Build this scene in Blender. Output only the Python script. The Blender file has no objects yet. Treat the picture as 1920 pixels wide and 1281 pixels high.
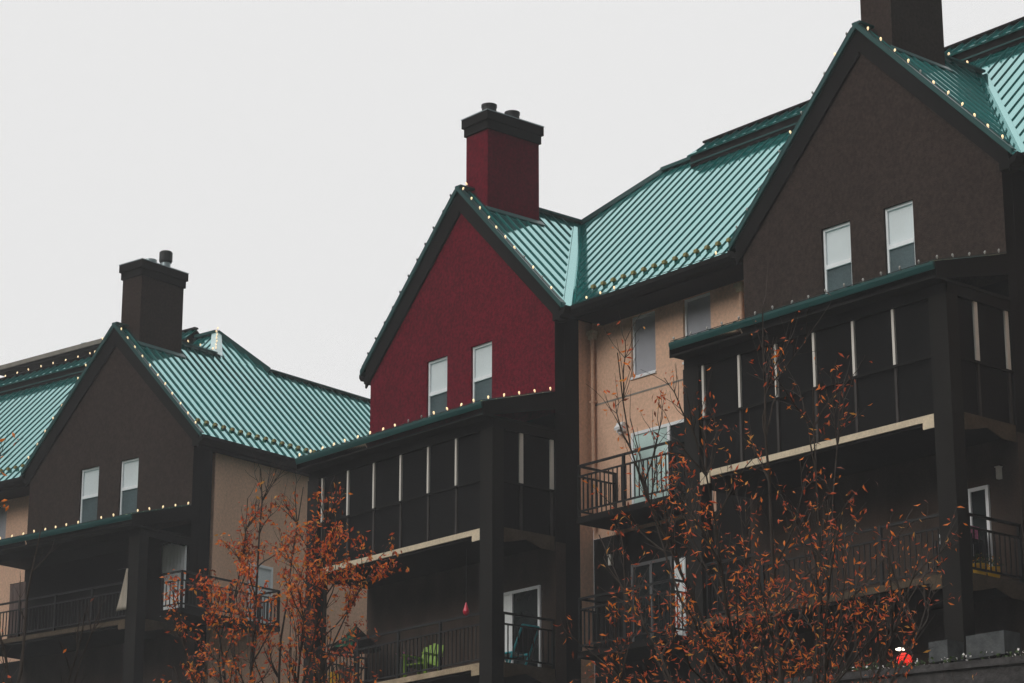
import bpy, math, random
from mathutils import Vector, Matrix
R = math.radians
S = bpy.context.scene
COL = S.collection

# ------------------------------------------------------------------ camera
PITCH = 16.6
cam_d = bpy.data.cameras.new("camera")
cam_d.sensor_width = 36.0
cam_d.lens = 4700.0 / 1920.0 * 36.0
cam_d.clip_start = 0.1
cam_d.clip_end = 2000.0
cam = bpy.data.objects.new("camera", cam_d)
cam.location = (0, 0, 1.7)
cam.rotation_euler = (R(90 + PITCH), 0, 0)
COL.objects.link(cam)
S.camera = cam

# ------------------------------------------------------------------ world: overcast sky
SUN_AZ = Vector((-0.82, -0.52, 0)).normalized()
SUN_EL = R(27)
W = bpy.data.worlds.new("World")
S.world = W
W.use_nodes = True
nt = W.node_tree
nt.nodes.clear()
N = nt.nodes.new
L = nt.links.new
out = N("ShaderNodeOutputWorld")
tc = N("ShaderNodeTexCoord")
sep = N("ShaderNodeSeparateXYZ")
L(tc.outputs["Generated"], sep.inputs[0])
# elevation: level near the horizon, brighter towards the zenith (CIE overcast)
el = N("ShaderNodeMapRange")
el.interpolation_type = 'SMOOTHSTEP'
el.inputs[1].default_value = 0.42
el.inputs[2].default_value = 0.74
el.inputs[3].default_value = 0.865
el.inputs[4].default_value = 1.65
L(sep.outputs[2], el.inputs[0])
# sky dimmed towards the unseen right rear to keep right-facing walls dark
dot = N("ShaderNodeVectorMath")
dot.operation = 'DOT_PRODUCT'
L(tc.outputs["Generated"], dot.inputs[0])
dot.inputs[1].default_value = (-0.65, 0.76, 0)
az = N("ShaderNodeMapRange")
az.interpolation_type = 'SMOOTHSTEP'
az.inputs[1].default_value = -0.85
az.inputs[2].default_value = 0.25
az.inputs[3].default_value = 0.28
az.inputs[4].default_value = 1.0
L(dot.outputs["Value"], az.inputs[0])
mul = N("ShaderNodeMath")
mul.operation = 'MULTIPLY'
L(el.outputs[0], mul.inputs[0])
L(az.outputs[0], mul.inputs[1])
tint = N("ShaderNodeMix")
tint.data_type = 'RGBA'
tint.blend_type = 'MULTIPLY'
tint.inputs[0].default_value = 1.0
tint.inputs[6].default_value = (1.0, 0.995, 0.99, 1)
L(mul.outputs[0], tint.inputs[7])
sky = N("ShaderNodeTexSky")
sky.sky_type = 'NISHITA'
sky.sun_disc = False
sky.sun_elevation = SUN_EL
sky.sun_rotation = math.atan2(SUN_AZ.x, SUN_AZ.y)
bg1 = N("ShaderNodeBackground")
bg1.inputs[1].default_value = 1.0
L(tint.outputs[2], bg1.inputs[0])
bg2 = N("ShaderNodeBackground")
bg2.inputs[1].default_value = 0.1
L(sky.outputs[0], bg2.inputs[0])
mx = N("ShaderNodeMixShader")
mx.inputs[0].default_value = 0.03
L(bg1.outputs[0], mx.inputs[1])
L(bg2.outputs[0], mx.inputs[2])
L(mx.outputs[0], out.inputs[0])

sun_d = bpy.data.lights.new("sun", 'SUN')
sun_d.energy = 1.85
sun_d.angle = R(30)
sun_d.color = (1.0, 0.96, 0.9)
sun = bpy.data.objects.new("sun", sun_d)
sun_dir = SUN_AZ * math.cos(SUN_EL) + Vector((0, 0, math.sin(SUN_EL)))
sun.rotation_euler = sun_dir.to_track_quat('Z', 'Y').to_euler()
sun.location = sun_dir * 60
COL.objects.link(sun)

S.view_settings.view_transform = 'Standard'
S.view_settings.look = 'None'
S.view_settings.exposure = 0
S.view_settings.gamma = 1
S.view_settings.use_curve_mapping = False
S.cycles.max_bounces = 8
S.cycles.diffuse_bounces = 4

# ------------------------------------------------------------------ materials
def mat(name, col, rough=0.8, spec=0.3, noise=None, bump=None, metallic=0.0, ior=None, emit=None, transl=0.0, tint=None):
    m = bpy.data.materials.new(name)
    m.use_nodes = True
    t = m.node_tree
    b = t.nodes["Principled BSDF"]
    b.inputs["Base Color"].default_value = (*col, 1)
    b.inputs["Roughness"].default_value = rough
    b.inputs["Specular IOR Level"].default_value = spec
    b.inputs["Metallic"].default_value = metallic
    if tint:
        b.inputs["Specular Tint"].default_value = (*tint, 1)
    if ior:
        b.inputs["IOR"].default_value = ior
    if emit:
        b.inputs["Emission Color"].default_value = (*emit[0], 1)
        b.inputs["Emission Strength"].default_value = emit[1]
    if noise or bump:
        co = t.nodes.new("ShaderNodeTexCoord")
    if noise:                      # (list of (scale, amount, stretch_z))
        last = None
        for sc, amt, strz in noise:
            mp = t.nodes.new("ShaderNodeMapping")
            mp.inputs["Scale"].default_value = (sc, sc, sc * strz)
            t.links.new(co.outputs["Object"], mp.inputs[0])
            n = t.nodes.new("ShaderNodeTexNoise")
            n.inputs["Scale"].default_value = 1.0
            n.inputs["Detail"].default_value = 4.0
            t.links.new(mp.outputs[0], n.inputs[0])
            r = t.nodes.new("ShaderNodeMapRange")
            r.inputs[1].default_value = 0.3
            r.inputs[2].default_value = 0.7
            r.inputs[3].default_value = 1 - amt
            r.inputs[4].default_value = 1 + amt
            t.links.new(n.outputs[0], r.inputs[0])
            if last is None:
                last = r.outputs[0]
            else:
                q = t.nodes.new("ShaderNodeMath")
                q.operation = 'MULTIPLY'
                t.links.new(last, q.inputs[0])
                t.links.new(r.outputs[0], q.inputs[1])
                last = q.outputs[0]
        mm = t.nodes.new("ShaderNodeMix")
        mm.data_type = 'RGBA'
        mm.blend_type = 'MULTIPLY'
        mm.inputs[0].default_value = 1
        mm.inputs[6].default_value = (*col, 1)
        t.links.new(last, mm.inputs[7])
        t.links.new(mm.outputs[2], b.inputs["Base Color"])
    if bump:
        n = t.nodes.new("ShaderNodeTexNoise")
        n.inputs["Scale"].default_value = bump[0]
        n.inputs["Detail"].default_value = 6
        t.links.new(co.outputs["Object"], n.inputs[0])
        bp = t.nodes.new("ShaderNodeBump")
        bp.inputs["Strength"].default_value = bump[1]
        bp.inputs["Distance"].default_value = bump[2]
        t.links.new(n.outputs[0], bp.inputs["Height"])
        t.links.new(bp.outputs[0], b.inputs["Normal"])
    if transl:
        o = t.nodes["Material Output"]
        tr = t.nodes.new("ShaderNodeBsdfTranslucent")
        tr.inputs[0].default_value = (*col, 1)
        ms = t.nodes.new("ShaderNodeMixShader")
        ms.inputs[0].default_value = transl
        t.links.new(b.outputs[0], ms.inputs[1])
        t.links.new(tr.outputs[0], ms.inputs[2])
        t.links.new(ms.outputs[0], o.inputs[0])
    return m

STUCCO = [(0.8, 0.07, 0.4), (5.0, 0.10, 0.8), (15.0, 0.30, 0.9)]
M = dict(
    red=mat("red_stucco", (0.118, 0.003, 0.013), 0.95, 0.1, [(0.8, 0.08, 0.4), (4.5, 0.15, 0.7), (14.0, 0.38, 0.9)], (55, 0.5, 0.02)),
    brown=mat("brown_stucco", (0.036, 0.025, 0.021), 0.95, 0.1, STUCCO, (55, 0.5, 0.02)),
    tan=mat("tan_stucco", (0.70, 0.455, 0.325), 0.95, 0.1, [(0.7, 0.08, 0.4), (15.0, 0.13, 0.9)], (55, 0.5, 0.02)),
    dark=mat("dark_brown_paint", (0.008, 0.0075, 0.0072), 0.8, 0.10, [(3.0, 0.15, 0.3)]),
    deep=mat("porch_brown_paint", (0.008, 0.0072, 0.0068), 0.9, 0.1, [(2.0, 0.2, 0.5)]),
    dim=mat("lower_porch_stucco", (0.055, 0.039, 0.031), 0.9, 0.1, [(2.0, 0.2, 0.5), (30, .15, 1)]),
    post=mat("brown_post_paint", (0.0075, 0.0065, 0.0052), 0.8, 0.2, [(3.0, 0.15, 0.2)]),
    teal=mat("teal_roof_metal", (0.003, 0.090, 0.085), 0.07, 0.5, [(0.6, 0.10, 0.3)], None, 0.0, 3.8, None, 0.0, (0.62, 1.0, 0.985)),
    seam=mat("dark_teal_seam", (0.004, 0.098, 0.095), 0.55, 0.25, [(.8, .15, .4)]),
    trim=mat("teal_trim_metal", (0.005, 0.060, 0.058), 0.45, 0.35, [(2.0, 0.12, 1)]),
    flash=mat("pale_flashing", (0.32, 0.50, 0.50), 0.35, 0.5, [(4, .1, 1)], None, 0.0, 2.0),
    white=mat("white_vinyl", (0.78, 0.80, 0.82), 0.5, 0.4, [(6, .05, 1)]),
    blind=mat("white_blind", (0.66, 0.72, 0.74), 0.4, 0.5, [(1.2, .06, 1), (60, .03, 1)]),
    greyblind=mat("grey_blind_glass", (0.36, 0.37, 0.41), 0.25, 0.5, [(1.5, .12, 1), (60, .06, 1)]),
    screen=mat("window_screen_glass", (0.060, 0.088, 0.096), 0.35, 0.5, [(1.3, .3, .6), (45, .25, 1)]),
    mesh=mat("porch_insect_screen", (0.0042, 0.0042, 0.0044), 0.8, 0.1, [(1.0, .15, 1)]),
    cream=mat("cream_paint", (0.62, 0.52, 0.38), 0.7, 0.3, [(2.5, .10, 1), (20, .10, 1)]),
    midbeam=mat("dimmed_cream_beam", (0.36, 0.28, 0.19), 0.8, 0.2, [(2.5, .2, 1), (20, .15, 1)]),  # same cream dimmed in its colour for the red house's lower floors
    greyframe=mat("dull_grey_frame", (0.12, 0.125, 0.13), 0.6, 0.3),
    shadebeam=mat("shaded_beam_paint", (0.075, 0.055, 0.036), 0.85, 0.15, [(2.5, .25, 1), (20, .15, 1)]),  # shade put into the cream, for side beams and dim edge beams
    addedhill=mat("added_dark_hill", (0.035, 0.038, 0.025), 1.0, 0.05, [(.05, .4, 1), (.4, .4, 1)]),
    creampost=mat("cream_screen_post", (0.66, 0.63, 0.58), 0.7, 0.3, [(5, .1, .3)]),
    dimpost=mat("dimmed_lower_post", (0.050, 0.044, 0.042), 0.8, 0.2, [(5, .2, .3)]),  # lower halves of the cream posts, darkened as if behind the guard mesh
    iron=mat("dark_iron", (0.006, 0.0065, 0.007), 0.55, 0.4),
    tealglass=mat("teal_curtain_glass", (0.42, 0.55, 0.53), 0.3, 0.5, [(1.2, .35, .7)]),
    darkglass=mat("dark_glass", (0.010, 0.014, 0.015), 0.25, 0.3, [(2, .3, 1)]),
    curtain=mat("white_curtain", (0.92, 0.95, 0.96), 0.9, 0.1, [(9, .08, .05)], None, 0, None, None, 0.1),
    drape=mat("cream_drape", (0.66, 0.60, 0.52), 0.9, 0.1, [(9, .14, .05)], None, 0, None, None, 0.15),
    beige=mat("beige_drape", (0.16, 0.12, 0.11), 0.9, 0.1, [(9, .2, .05)]),
    flue=mat("black_flue", (0.022, 0.023, 0.024), 0.6, 0.3),
    galv=mat("galvanised_flue", (0.30, 0.36, 0.38), 0.35, 0.5, None, None, 0.5),
    guard=mat("brass_snow_guard", (0.23, 0.19, 0.06), 0.6, 0.3),
    bulb=mat("lit_bulb", (0.9, 0.7, 0.4), 0.4, 0.3, None, None, 0, None, ((1.0, 0.72, 0.42), 1.1)),
    deadbulb=mat("unlit_bulb", (0.34, 0.33, 0.31), 0.25, 0.5),
    wire=mat("bulb_cable", (0.02, 0.03, 0.028), 0.7, 0.2),
    bark=mat("tree_bark", (0.050, 0.040, 0.034), 0.9, 0.1, [(12, .35, .3)]),
    palebark=mat("grey_twig_bark", (0.050, 0.040, 0.034), 0.8, 0.2, [(12, .35, .3)]),
    leaf_a=mat("orange_leaf", (0.90, 0.24, 0.03), 0.55, 0.3, [(30, .35, 1)], None, 0, None, None, 0.35),
    leaf_b=mat("red_leaf", (0.60, 0.10, 0.03), 0.55, 0.3, [(30, .35, 1)], None, 0, None, None, 0.35),
    leaf_c=mat("ochre_leaf", (0.74, 0.34, 0.06), 0.55, 0.3, [(30, .3, 1)], None, 0, None, None, 0.35),
    leaf_d=mat("brown_leaf", (0.22, 0.055, 0.024), 0.6, 0.3, [(30, .3, 1)], None, 0, None, None, 0.25),
    ground=mat("dark_turf_ground", (0.045, 0.05, 0.035), 0.95, 0.1, [(.3, .3, 1), (6, .4, 1)], (8, .6, .05)),
    stone=mat("dark_stone", (0.055, 0.052, 0.052), 0.9, 0.15, [(1.5, .3, 1), (9, .3, 1)], (7, .8, .06)),
    concrete=mat("grey_concrete", (0.075, 0.080, 0.083), 0.9, 0.15, [(5, .3, 1)], (20, .5, .02)),
    parapet=mat("grey_brown_fascia", (0.24, 0.22, 0.19), 0.85, 0.2, [(3, .15, 1)]),
    lime=mat("lime_plastic", (0.21, 0.37, 0.02), 0.4, 0.4),
    yellow=mat("yellow_plastic", (0.75, 0.42, 0.02), 0.4, 0.4),
    green=mat("green_canvas", (0.006, 0.10, 0.055), 0.8, 0.2),
    aqua=mat("aqua_tube", (0.03, 0.42, 0.48), 0.4, 0.4),
    pink=mat("pink_cloth", (0.62, 0.22, 0.38), 0.9, 0.1, [(14, .4, 1)]),
    crimson=mat("crimson_glass", (0.55, 0.01, 0.04), 0.3, 0.5),
    petal=mat("white_petal", (0.75, 0.72, 0.70), 0.8, 0.2),
    herb=mat("dark_herb_leaf", (0.05, 0.08, 0.03), 0.8, 0.2, [(9, .4, 1)]),
    redglow=mat("red_glowing_shade", (0.5, 0.02, 0.015), 0.6, 0.2, None, None, 0, None, ((1.0, 0.028, 0.016), 0.95)),
    whiteglow=mat("white_hot_lamp", (0.9, 0.9, 0.85), 0.5, 0.3, None, None, 0, None, ((1.0, 0.88, 0.72), 2.5)),
)

# ------------------------------------------------------------------ mesh helpers
class MB:
    def __init__(s):
        s.v = []; s.f = []; s.m = []
    def add(s, vs, fs, mi=0):
        o = len(s.v)
        s.v += [tuple(p) for p in vs]
        s.f += [tuple(o + i for i in f) for f in fs]
        s.m += [mi] * len(fs)
        return s
    def hexa(s, p, mi=0):       # 8 corners: bottom 0-3 ccw, top 4-7
        return s.add(p, [(3, 2, 1, 0), (4, 5, 6, 7), (0, 1, 5, 4), (1, 2, 6, 5), (2, 3, 7, 6), (3, 0, 4, 7)], mi)
    def box(s, x0, x1, y0, y1, z0, z1):
        return s.hexa([(x0, y0, z0), (x1, y0, z0), (x1, y1, z0), (x0, y1, z0), (x0, y0, z1), (x1, y0, z1), (x1, y1, z1), (x0, y1, z1)])
    def prism(s, pts, ext):
        n = len(pts); e = Vector(ext)
        top = [Vector(p) + e for p in pts]
        fs = [tuple(range(n)), tuple(range(2 * n - 1, n - 1, -1))]
        fs += [(i, i + n, (i + 1) % n + n, (i + 1) % n) for i in range(n)]
        return s.add(list(pts) + top, fs)
    def tube(s, a, b, r0, r1=None, n=6, cap=True):
        r1 = r0 if r1 is None else r1
        a = Vector(a); b = Vector(b); d = b - a
        if d.length < 1e-6: return s
        d.normalize()
        x = d.orthogonal().normalized(); y = d.cross(x)
        vs = []
        for p, r in ((a, r0), (b, r1)):
            for i in range(n):
                t = 2 * math.pi * i / n
                vs.append(p + x * (r * math.cos(t)) + y * (r * math.sin(t)))
        fs = [(i, (i + 1) % n, (i + 1) % n + n, i + n) for i in range(n)]
        if cap: fs += [tuple(range(n - 1, -1, -1)), tuple(range(n, 2 * n))]
        return s.add(vs, fs)
    def bar(s, a, b, w, h):
        """rectangular bar between a and b, width w horizontal, height h"""
        a = Vector(a); b = Vector(b); d = (b - a).normalized()
        up = Vector((0, 0, 1))
        if abs(d.z) > 0.95: up = Vector((0, 1, 0))
        x = d.cross(up).normalized() * (w / 2); y = x.cross(d).normalized() * (h / 2)
        return s.hexa([a - x - y, a + x - y, b + x - y, b - x - y, a - x + y, a + x + y, b + x + y, b - x + y])
    def lathe(s, c, prof, n=14):
        c = Vector(c); vs = []; fs = []
        for r, z in prof:
            for i in range(n):
                t = 2 * math.pi * i / n
                vs.append(c + Vector((r * math.cos(t), r * math.sin(t), z)))
        for k in range(len(prof) - 1):
            for i in range(n):
                j = (i + 1) % n
                fs.append((k * n + i, k * n + j, (k + 1) * n + j, (k + 1) * n + i))
        fs.append(tuple(range(n - 1, -1, -1)))
        fs.append(tuple(range((len(prof) - 1) * n, len(prof) * n)))
        return s.add(vs, fs)
    def build(s, name, m, parent=None, loc=None, smooth=False):
        me = bpy.data.meshes.new(name)
        me.from_pydata(s.v, [], s.f)
        ms = m if isinstance(m, (list, tuple)) else [m]
        for q in ms: me.materials.append(q)
        if len(ms) > 1:
            me.polygons.foreach_set("material_index", s.m)
        if smooth:
            me.polygons.foreach_set("use_smooth", [True] * len(me.polygons))
        me.update()
        o = bpy.data.objects.new(name, me)
        COL.objects.link(o)
        if parent: o.parent = parent
        if loc: o.location = loc
        return o

def copy_of(src, name, parent, loc):
    o = src.copy(); o.name = name
    COL.objects.link(o); o.parent = parent; o.location = loc
    return o

def copy_tree(o, parent, delta=(0, 0, 0)):
    c = o.copy(); COL.objects.link(c); c.parent = parent
    c.location = Vector(o.location) + Vector(delta)
    for ch in o.children: copy_tree(ch, c)
    return c

def tag(o, label=None, cat=None, group=None, kind=None):
    if label: o["label"] = label
    if cat: o["category"] = cat
    if group: o["group"] = group
    if kind: o["kind"] = kind
    return o

class Frame:
    def __init__(s, ang, origin):
        a = R(ang)
        s.rz = a - math.pi / 2
        s.o = Vector(origin)
        s.mx = Matrix.Translation(s.o) @ Matrix.Rotation(s.rz, 4, 'Z')
    def w(s, u, w, z): return s.mx @ Vector((u, w, z))
FA = Frame(40.7, (-0.411, 54.142, 0.0))
UA = Vector((math.cos(FA.rz), math.sin(FA.rz), 0))
FC = Frame(40.7, tuple(Vector((-0.411, 54.142, 0.0)) + UA * 13.0))
FB = Frame(50.758, (-10.043, 66.438, 0.189))

def thing(name, frame, u, w, z, label, cat, group=None, turn=0.0):
    o = bpy.data.objects.new(name, None)
    o.empty_display_size = 0.3
    o.location = frame.w(u, w, z)
    o.rotation_euler = (0, 0, frame.rz + turn)
    COL.objects.link(o)
    return tag(o, label, cat, group)

# ------------------------------------------------------------------ setting: ground
def ground():
    m = MB()
    n = 40
    xs = [-400 + 800 * i / n for i in range(n + 1)]
    ys = [-300 + 900 * i / n for i in range(n + 1)]
    vs = [(x, y, 0.0) for y in ys for x in xs]
    fs = [(j * (n + 1) + i, j * (n + 1) + i + 1, (j + 1) * (n + 1) + i + 1, (j + 1) * (n + 1) + i) for j in range(n) for i in range(n)]
    m.add(vs, fs)
    tag(m.build("ground", M["ground"]), kind="structure")
ground()
def added_hills():  # added ring out of view, blocks low sky light and darkens reflections
    rnd = random.Random(4)
    m = MB(); vs = []; fs = []
    n = 90; rows = 7
    for i in range(n + 1):
        az = R(38) + (R(322) - R(38)) * i / n
        edge = min(1.0, min(i, n - i) / 9.0)
        top = (82 + 12 * math.sin(az * 3.1) + 7 * math.sin(az * 9 + 1) + rnd.uniform(-3, 3)) * (0.15 + .85 * edge)
        d = math.degrees(az); d = d - 360 if d > 180 else d
        lo, hi = (45, 150) if d > 0 else (-108, -45)
        ridge = max(0.0, min(1.0, (d - lo) / 12)) * max(0.0, min(1.0, (hi - d) / 12))
        top += (42 if d > 0 else 62) * ridge  # extra height so the roof seams mirror dark slope instead of sky
        for k in range(rows):
            t = k / (rows - 1)
            r = 110 + 90 * t + rnd.uniform(-3, 3)
            vs.append((r * math.sin(az), r * math.cos(az), -0.5 + top * (t ** 0.8) + (rnd.uniform(-2, 2) if 0 < k else 0)))
    for i in range(n):
        for k in range(rows - 1):
            a = i * rows + k
            fs.append((a, a + 1, a + rows + 1, a + rows))
    m.add(vs, fs)
    tag(m.build("added_hills", M["addedhill"]), kind="structure")
added_hills()
def fade_veil():  # added volume that lifts the blacks to a faded tone, not real mist
    m = MB().box(-90, 90, -20, 120, -1.0, 42.0)
    hm = bpy.data.materials.new("black_lift_veil")
    hm.use_nodes = True
    t = hm.node_tree
    t.nodes.clear()
    o = t.nodes.new("ShaderNodeOutputMaterial")
    v = t.nodes.new("ShaderNodeVolumePrincipled")
    v.inputs["Color"].default_value = (0.97, 0.98, 1.0, 1)
    v.inputs["Density"].default_value = VEIL
    t.links.new(v.outputs[0], o.inputs["Volume"])
    tag(m.build("fade_veil", hm), kind="stuff")
VEIL = 0.00085
fade_veil()

# ------------------------------------------------------------------ house kit
C0 = -3.44; HALF = 3.80; ZR = 22.88; ZE = 18.98; SL = (ZR - ZE) / HALF
GF = 1.74                     # front edge of the gable roof
WG = 1.84                     # gable wall plane
WV = 5.84                     # gable ridge meets the main roof
WE = WV - HALF                # main eave line
WR = 7.0                      # main ridge
ZM = ZE + (WR - WE) * SL
WM = 3.0                      # main wall plane

def zgr(u, w): return ZR - (u - C0) * SL      # right slope
def zgl(u, w): return ZR + (u - C0) * SL      # left slope
def zmf(u, w): return ZE + (w - WE) * SL      # main front slope
def zmb(u, w): return ZM - (w - WR) * SL      # main rear slope

def clip_line(poly, axis, val):
    """convex polygon in plan; line axis=val -> interval of the other axis"""
    hits = []
    n = len(poly)
    for i in range(n):
        a, b = poly[i], poly[(i + 1) % n]
        da, db = a[axis] - val, b[axis] - val
        if (da > 0) != (db > 0):
            t = da / (da - db)
            hits.append(a[1 - axis] + t * (b[1 - axis] - a[1 - axis]))
    if len(hits) < 2: return None
    return min(hits), max(hits)

def slope(m, poly, zf, axis, pitch=0.338, rw=0.015, rh=0.036, th=0.09, phase=0.0, ribs=True, rpoly=None):
    top = [Vector((u, w, zf(u, w))) for u, w in poly]
    m.prism(top, (0, 0, -th))
    if not ribs: return
    poly = rpoly or poly
    lo = min(p[axis] for p in poly); hi = max(p[axis] for p in poly)
    k = lo + 0.02 + phase
    e = 1e-3
    du = (zf(1, 0) - zf(0, 0)); dw = (zf(0, 1) - zf(0, 0))
    nrm = Vector((-du, -dw, 1)).normalized()
    while k < hi - 0.03:
        iv = clip_line(poly, axis, k)
        if iv and iv[1] - iv[0] > 0.12:
            a, b = iv
            pa = (k, a) if axis == 0 else (a, k)
            pb = (k, b) if axis == 0 else (b, k)
            A = Vector((*pa, zf(*pa))); B = Vector((*pb, zf(*pb)))
            side = Vector((1, 0, du)) if axis == 0 else Vector((0, 1, dw))
            side = side.normalized() * (rw / 2)
            h = nrm * rh; s0 = nrm * -0.02
            m.hexa([A - side + s0, A + side + s0, B + side + s0, B - side + s0, A - side + h, A + side + h, B + side + h, B - side + h], 1)
        k += pitch

def cap_strip(m, a, b, wd=0.11, th=0.05, lift=0.05):
    a = Vector(a) + Vector((0, 0, lift)); b = Vector(b) + Vector((0, 0, lift))
    m.bar(a, b, wd * 2, th)

def wall_w(m, u0, u1, w, z0, top, holes=(), cuts=(), rev=0.16):
    """wall in plane w (facing -w) with rectangular holes and a top line top(u)"""
    us = sorted(set([u0, u1] + list(cuts) + [h[0] for h in holes] + [h[1] for h in holes]))
    us = [u for u in us if u0 - 1e-6 <= u <= u1 + 1e-6]
    def q(ua, ub, za, zb, zc, zd):   # ua:(za..zd) ub:(zb..zc)
        m.add([(ua, w, za), (ub, w, zb), (ub, w, zc), (ua, w, zd)], [(0, 1, 2, 3)])
        m.add([(ua, w + .3, za), (ub, w + .3, zb), (ub, w + .3, zc), (ua, w + .3, zd)], [(3, 2, 1, 0)])
    for a, b in zip(us[:-1], us[1:]):
        mid = (a + b) / 2
        hs = sorted([h for h in holes if h[0] < mid < h[1]], key=lambda h: h[2])
        z = z0
        for h in hs:
            if h[2] > z: q(a, b, z, z, h[2], h[2])
            z = h[3]
        q(a, b, z, z, top(b), top(a))
    for h in holes:
        a, b, c, d = h[:4]
        m.add([(a, w, c), (a, w, d), (a, w + .3, d), (a, w + .3, c)], [(0, 1, 2, 3)])
        m.add([(b, w, c), (b, w, d), (b, w + .3, d), (b, w + .3, c)], [(3, 2, 1, 0)])
        m.add([(a, w, d), (b, w, d), (b, w + .3, d), (a, w + .3, d)], [(0, 1, 2, 3)])
        m.add([(a, w, c), (b, w, c), (b, w + .3, c), (a, w + .3, c)], [(3, 2, 1, 0)])

def window(house, u0, u1, z0, z1, w, kind="sash"):
    """double-hung white window set back in the wall at plane w"""
    f = MB(); t = 0.055; y0 = w + 0.055; y1 = w + 0.16
    f.box(u0 + .003, u0 + t, y0, y1, z0 + .003, z1 - .003)
    f.box(u1 - t, u1 - .003, y0, y1, z0 + .003, z1 - .003)
    f.box(u0 + t, u1 - t, y0, y1, z1 - t, z1 - .003)
    f.box(u0 + t, u1 - t, y0, y1, z0 + .003, z0 + t)
    zm = z0 + (z1 - z0) * 0.51
    if kind == "sash":
        f.box(u0 + t, u1 - t, y0 - .012, y1, zm - .045, zm + .045)
        o = f.build("window", M["white"], house)
        MB().box(u0 + t, u1 - t, y0 + .045, y0 + .075, zm + .045, z1 - t).build("upper_pane", M["blind"], o)
        MB().box(u0 + t, u1 - t, y0 + .03, y0 + .07, z0 + t, zm - .045).build("lower_pane", M["screen"], o)
    else:
        o = f.build("window", M["white"], house)
        MB().box(u0 + t, u1 - t, y0 + .05, y0 + .08, z0 + t, z1 - t).build("pane", M["greyblind"], o)
    MB().box(u0 - .02, u1 + .02, w - .035, w + .055, z0 - .05, z0 + .001).build("sill", M["white"], o)
    return o

def railing(house, pts, z_top, z_bot, second=0.24, pitch=0.135, ends=True):
    m = MB()
    for a, b in zip(pts[:-1], pts[1:]):
        A = Vector((*a, 0)); B = Vector((*b, 0)); Ln = (B - A).length
        for z, h in ((z_top, .05), (z_top - second, .035), (z_bot, .035)):
            m.bar(A + Vector((0, 0, z)), B + Vector((0, 0, z)), .045, h)
        n = max(1, int(Ln / pitch))
        for i in range(1, n):
            p = A.lerp(B, i / n)
            m.box(p.x - .011, p.x + .011, p.y - .011, p.y + .011, z_bot, z_top - second)
        k = max(1, round(Ln / 1.5))
        for i in range(k + 1):
            p = A.lerp(B, i / k)
            m.box(p.x - .03, p.x + .03, p.y - .03, p.y + .03, z_bot - .12, z_top + .02)
    return m.build("railing", M["iron"], house)

def sliding_door(house, u0, u1, z0, z1, w, left, right, split=0.5, frame="white"):
    f = MB(); t = .07
    y0, y1 = w - .05, w + .02
    f.box(u0, u0 + t, y0, y1, z0, z1); f.box(u1 - t, u1, y0, y1, z0, z1)
    f.box(u0 + t, u1 - t, y0, y1, z1 - t, z1); f.box(u0 + t, u1 - t, y0, y1, z0, z0 + .05)
    um = u0 + (u1 - u0) * split
    f.box(um - .04, um + .04, y0 - .02, y1, z0 + .05, z1 - t)
    o = f.build("sliding_door", M[frame], house)
    MB().box(u0 + t, um - .04, w - .03, w - .004, z0 + .05, z1 - t).build("left_panel", M[left], o)
    MB().box(um + .04, u1 - t, w - .03, w - .004, z0 + .05, z1 - t).build("right_panel", M[right], o)
    return o

def chimney(house, col, flues):
    u0, u1, w0, w1 = -3.75, -2.93, 2.27, 3.95
    zt = 24.46
    o = MB().box(u0, u1, w0, w1, 20.6, zt).build("chimney", M[col], house)
    m = MB()
    for e, za, zb in ((.045, zt - .02, zt + .20), (.09, zt + .201, zt + .43)):
        m.box(u0 - e, u1 + e, w0 - e, w1 + e, za, zb)
    m.build("chimney_cap", M["dark"], o)
    MB().box(u0 - .10, u1 + .10, w0 - .10, w1 + .10, zt + .431, zt + .455).build("cap_flashing", M["galv"], o)
    zc = zt + .455
    for (fu, fw, kind) in flues:
        if kind == "pot":
            MB().lathe((fu, fw, zc), [(.185, 0), (.185, .30), (.20, .30), (.20, .36), (.14, .365)], 18).build("flue", M["flue"], o)
        elif kind == "low":
            MB().lathe((fu, fw, zc), [(.19, 0), (.19, .24), (.16, .245)], 18).build("flue", M["galv"], o)
        else:
            f = MB().lathe((fu, fw, zc), [(.15, 0), (.15, .34), (.13, .345)], 18).build("flue", M["galv"], o)
            MB().lathe((fu, fw, zc), [(.17, .30), (.20, .36), (.20, .62), (.17, .66)], 18).build("flue_hood", M["flue"], f)
    b = MB()                                     # base flashing stepping down the right slope
    b.prism([(u1 + .002, w0 - .06, zgr(u1, 0) + .02), (u1 + .13, w0 - .06, zgr(u1 + .13, 0) + .02),
             (u1 + .13, w1 + .1, zgr(u1 + .13, 0) + .02), (u1 + .002, w1 + .1, zgr(u1, 0) + .02)], (0, 0, .03))
    b.build("base_flashing", M["trim"], o)
    return o

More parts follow.
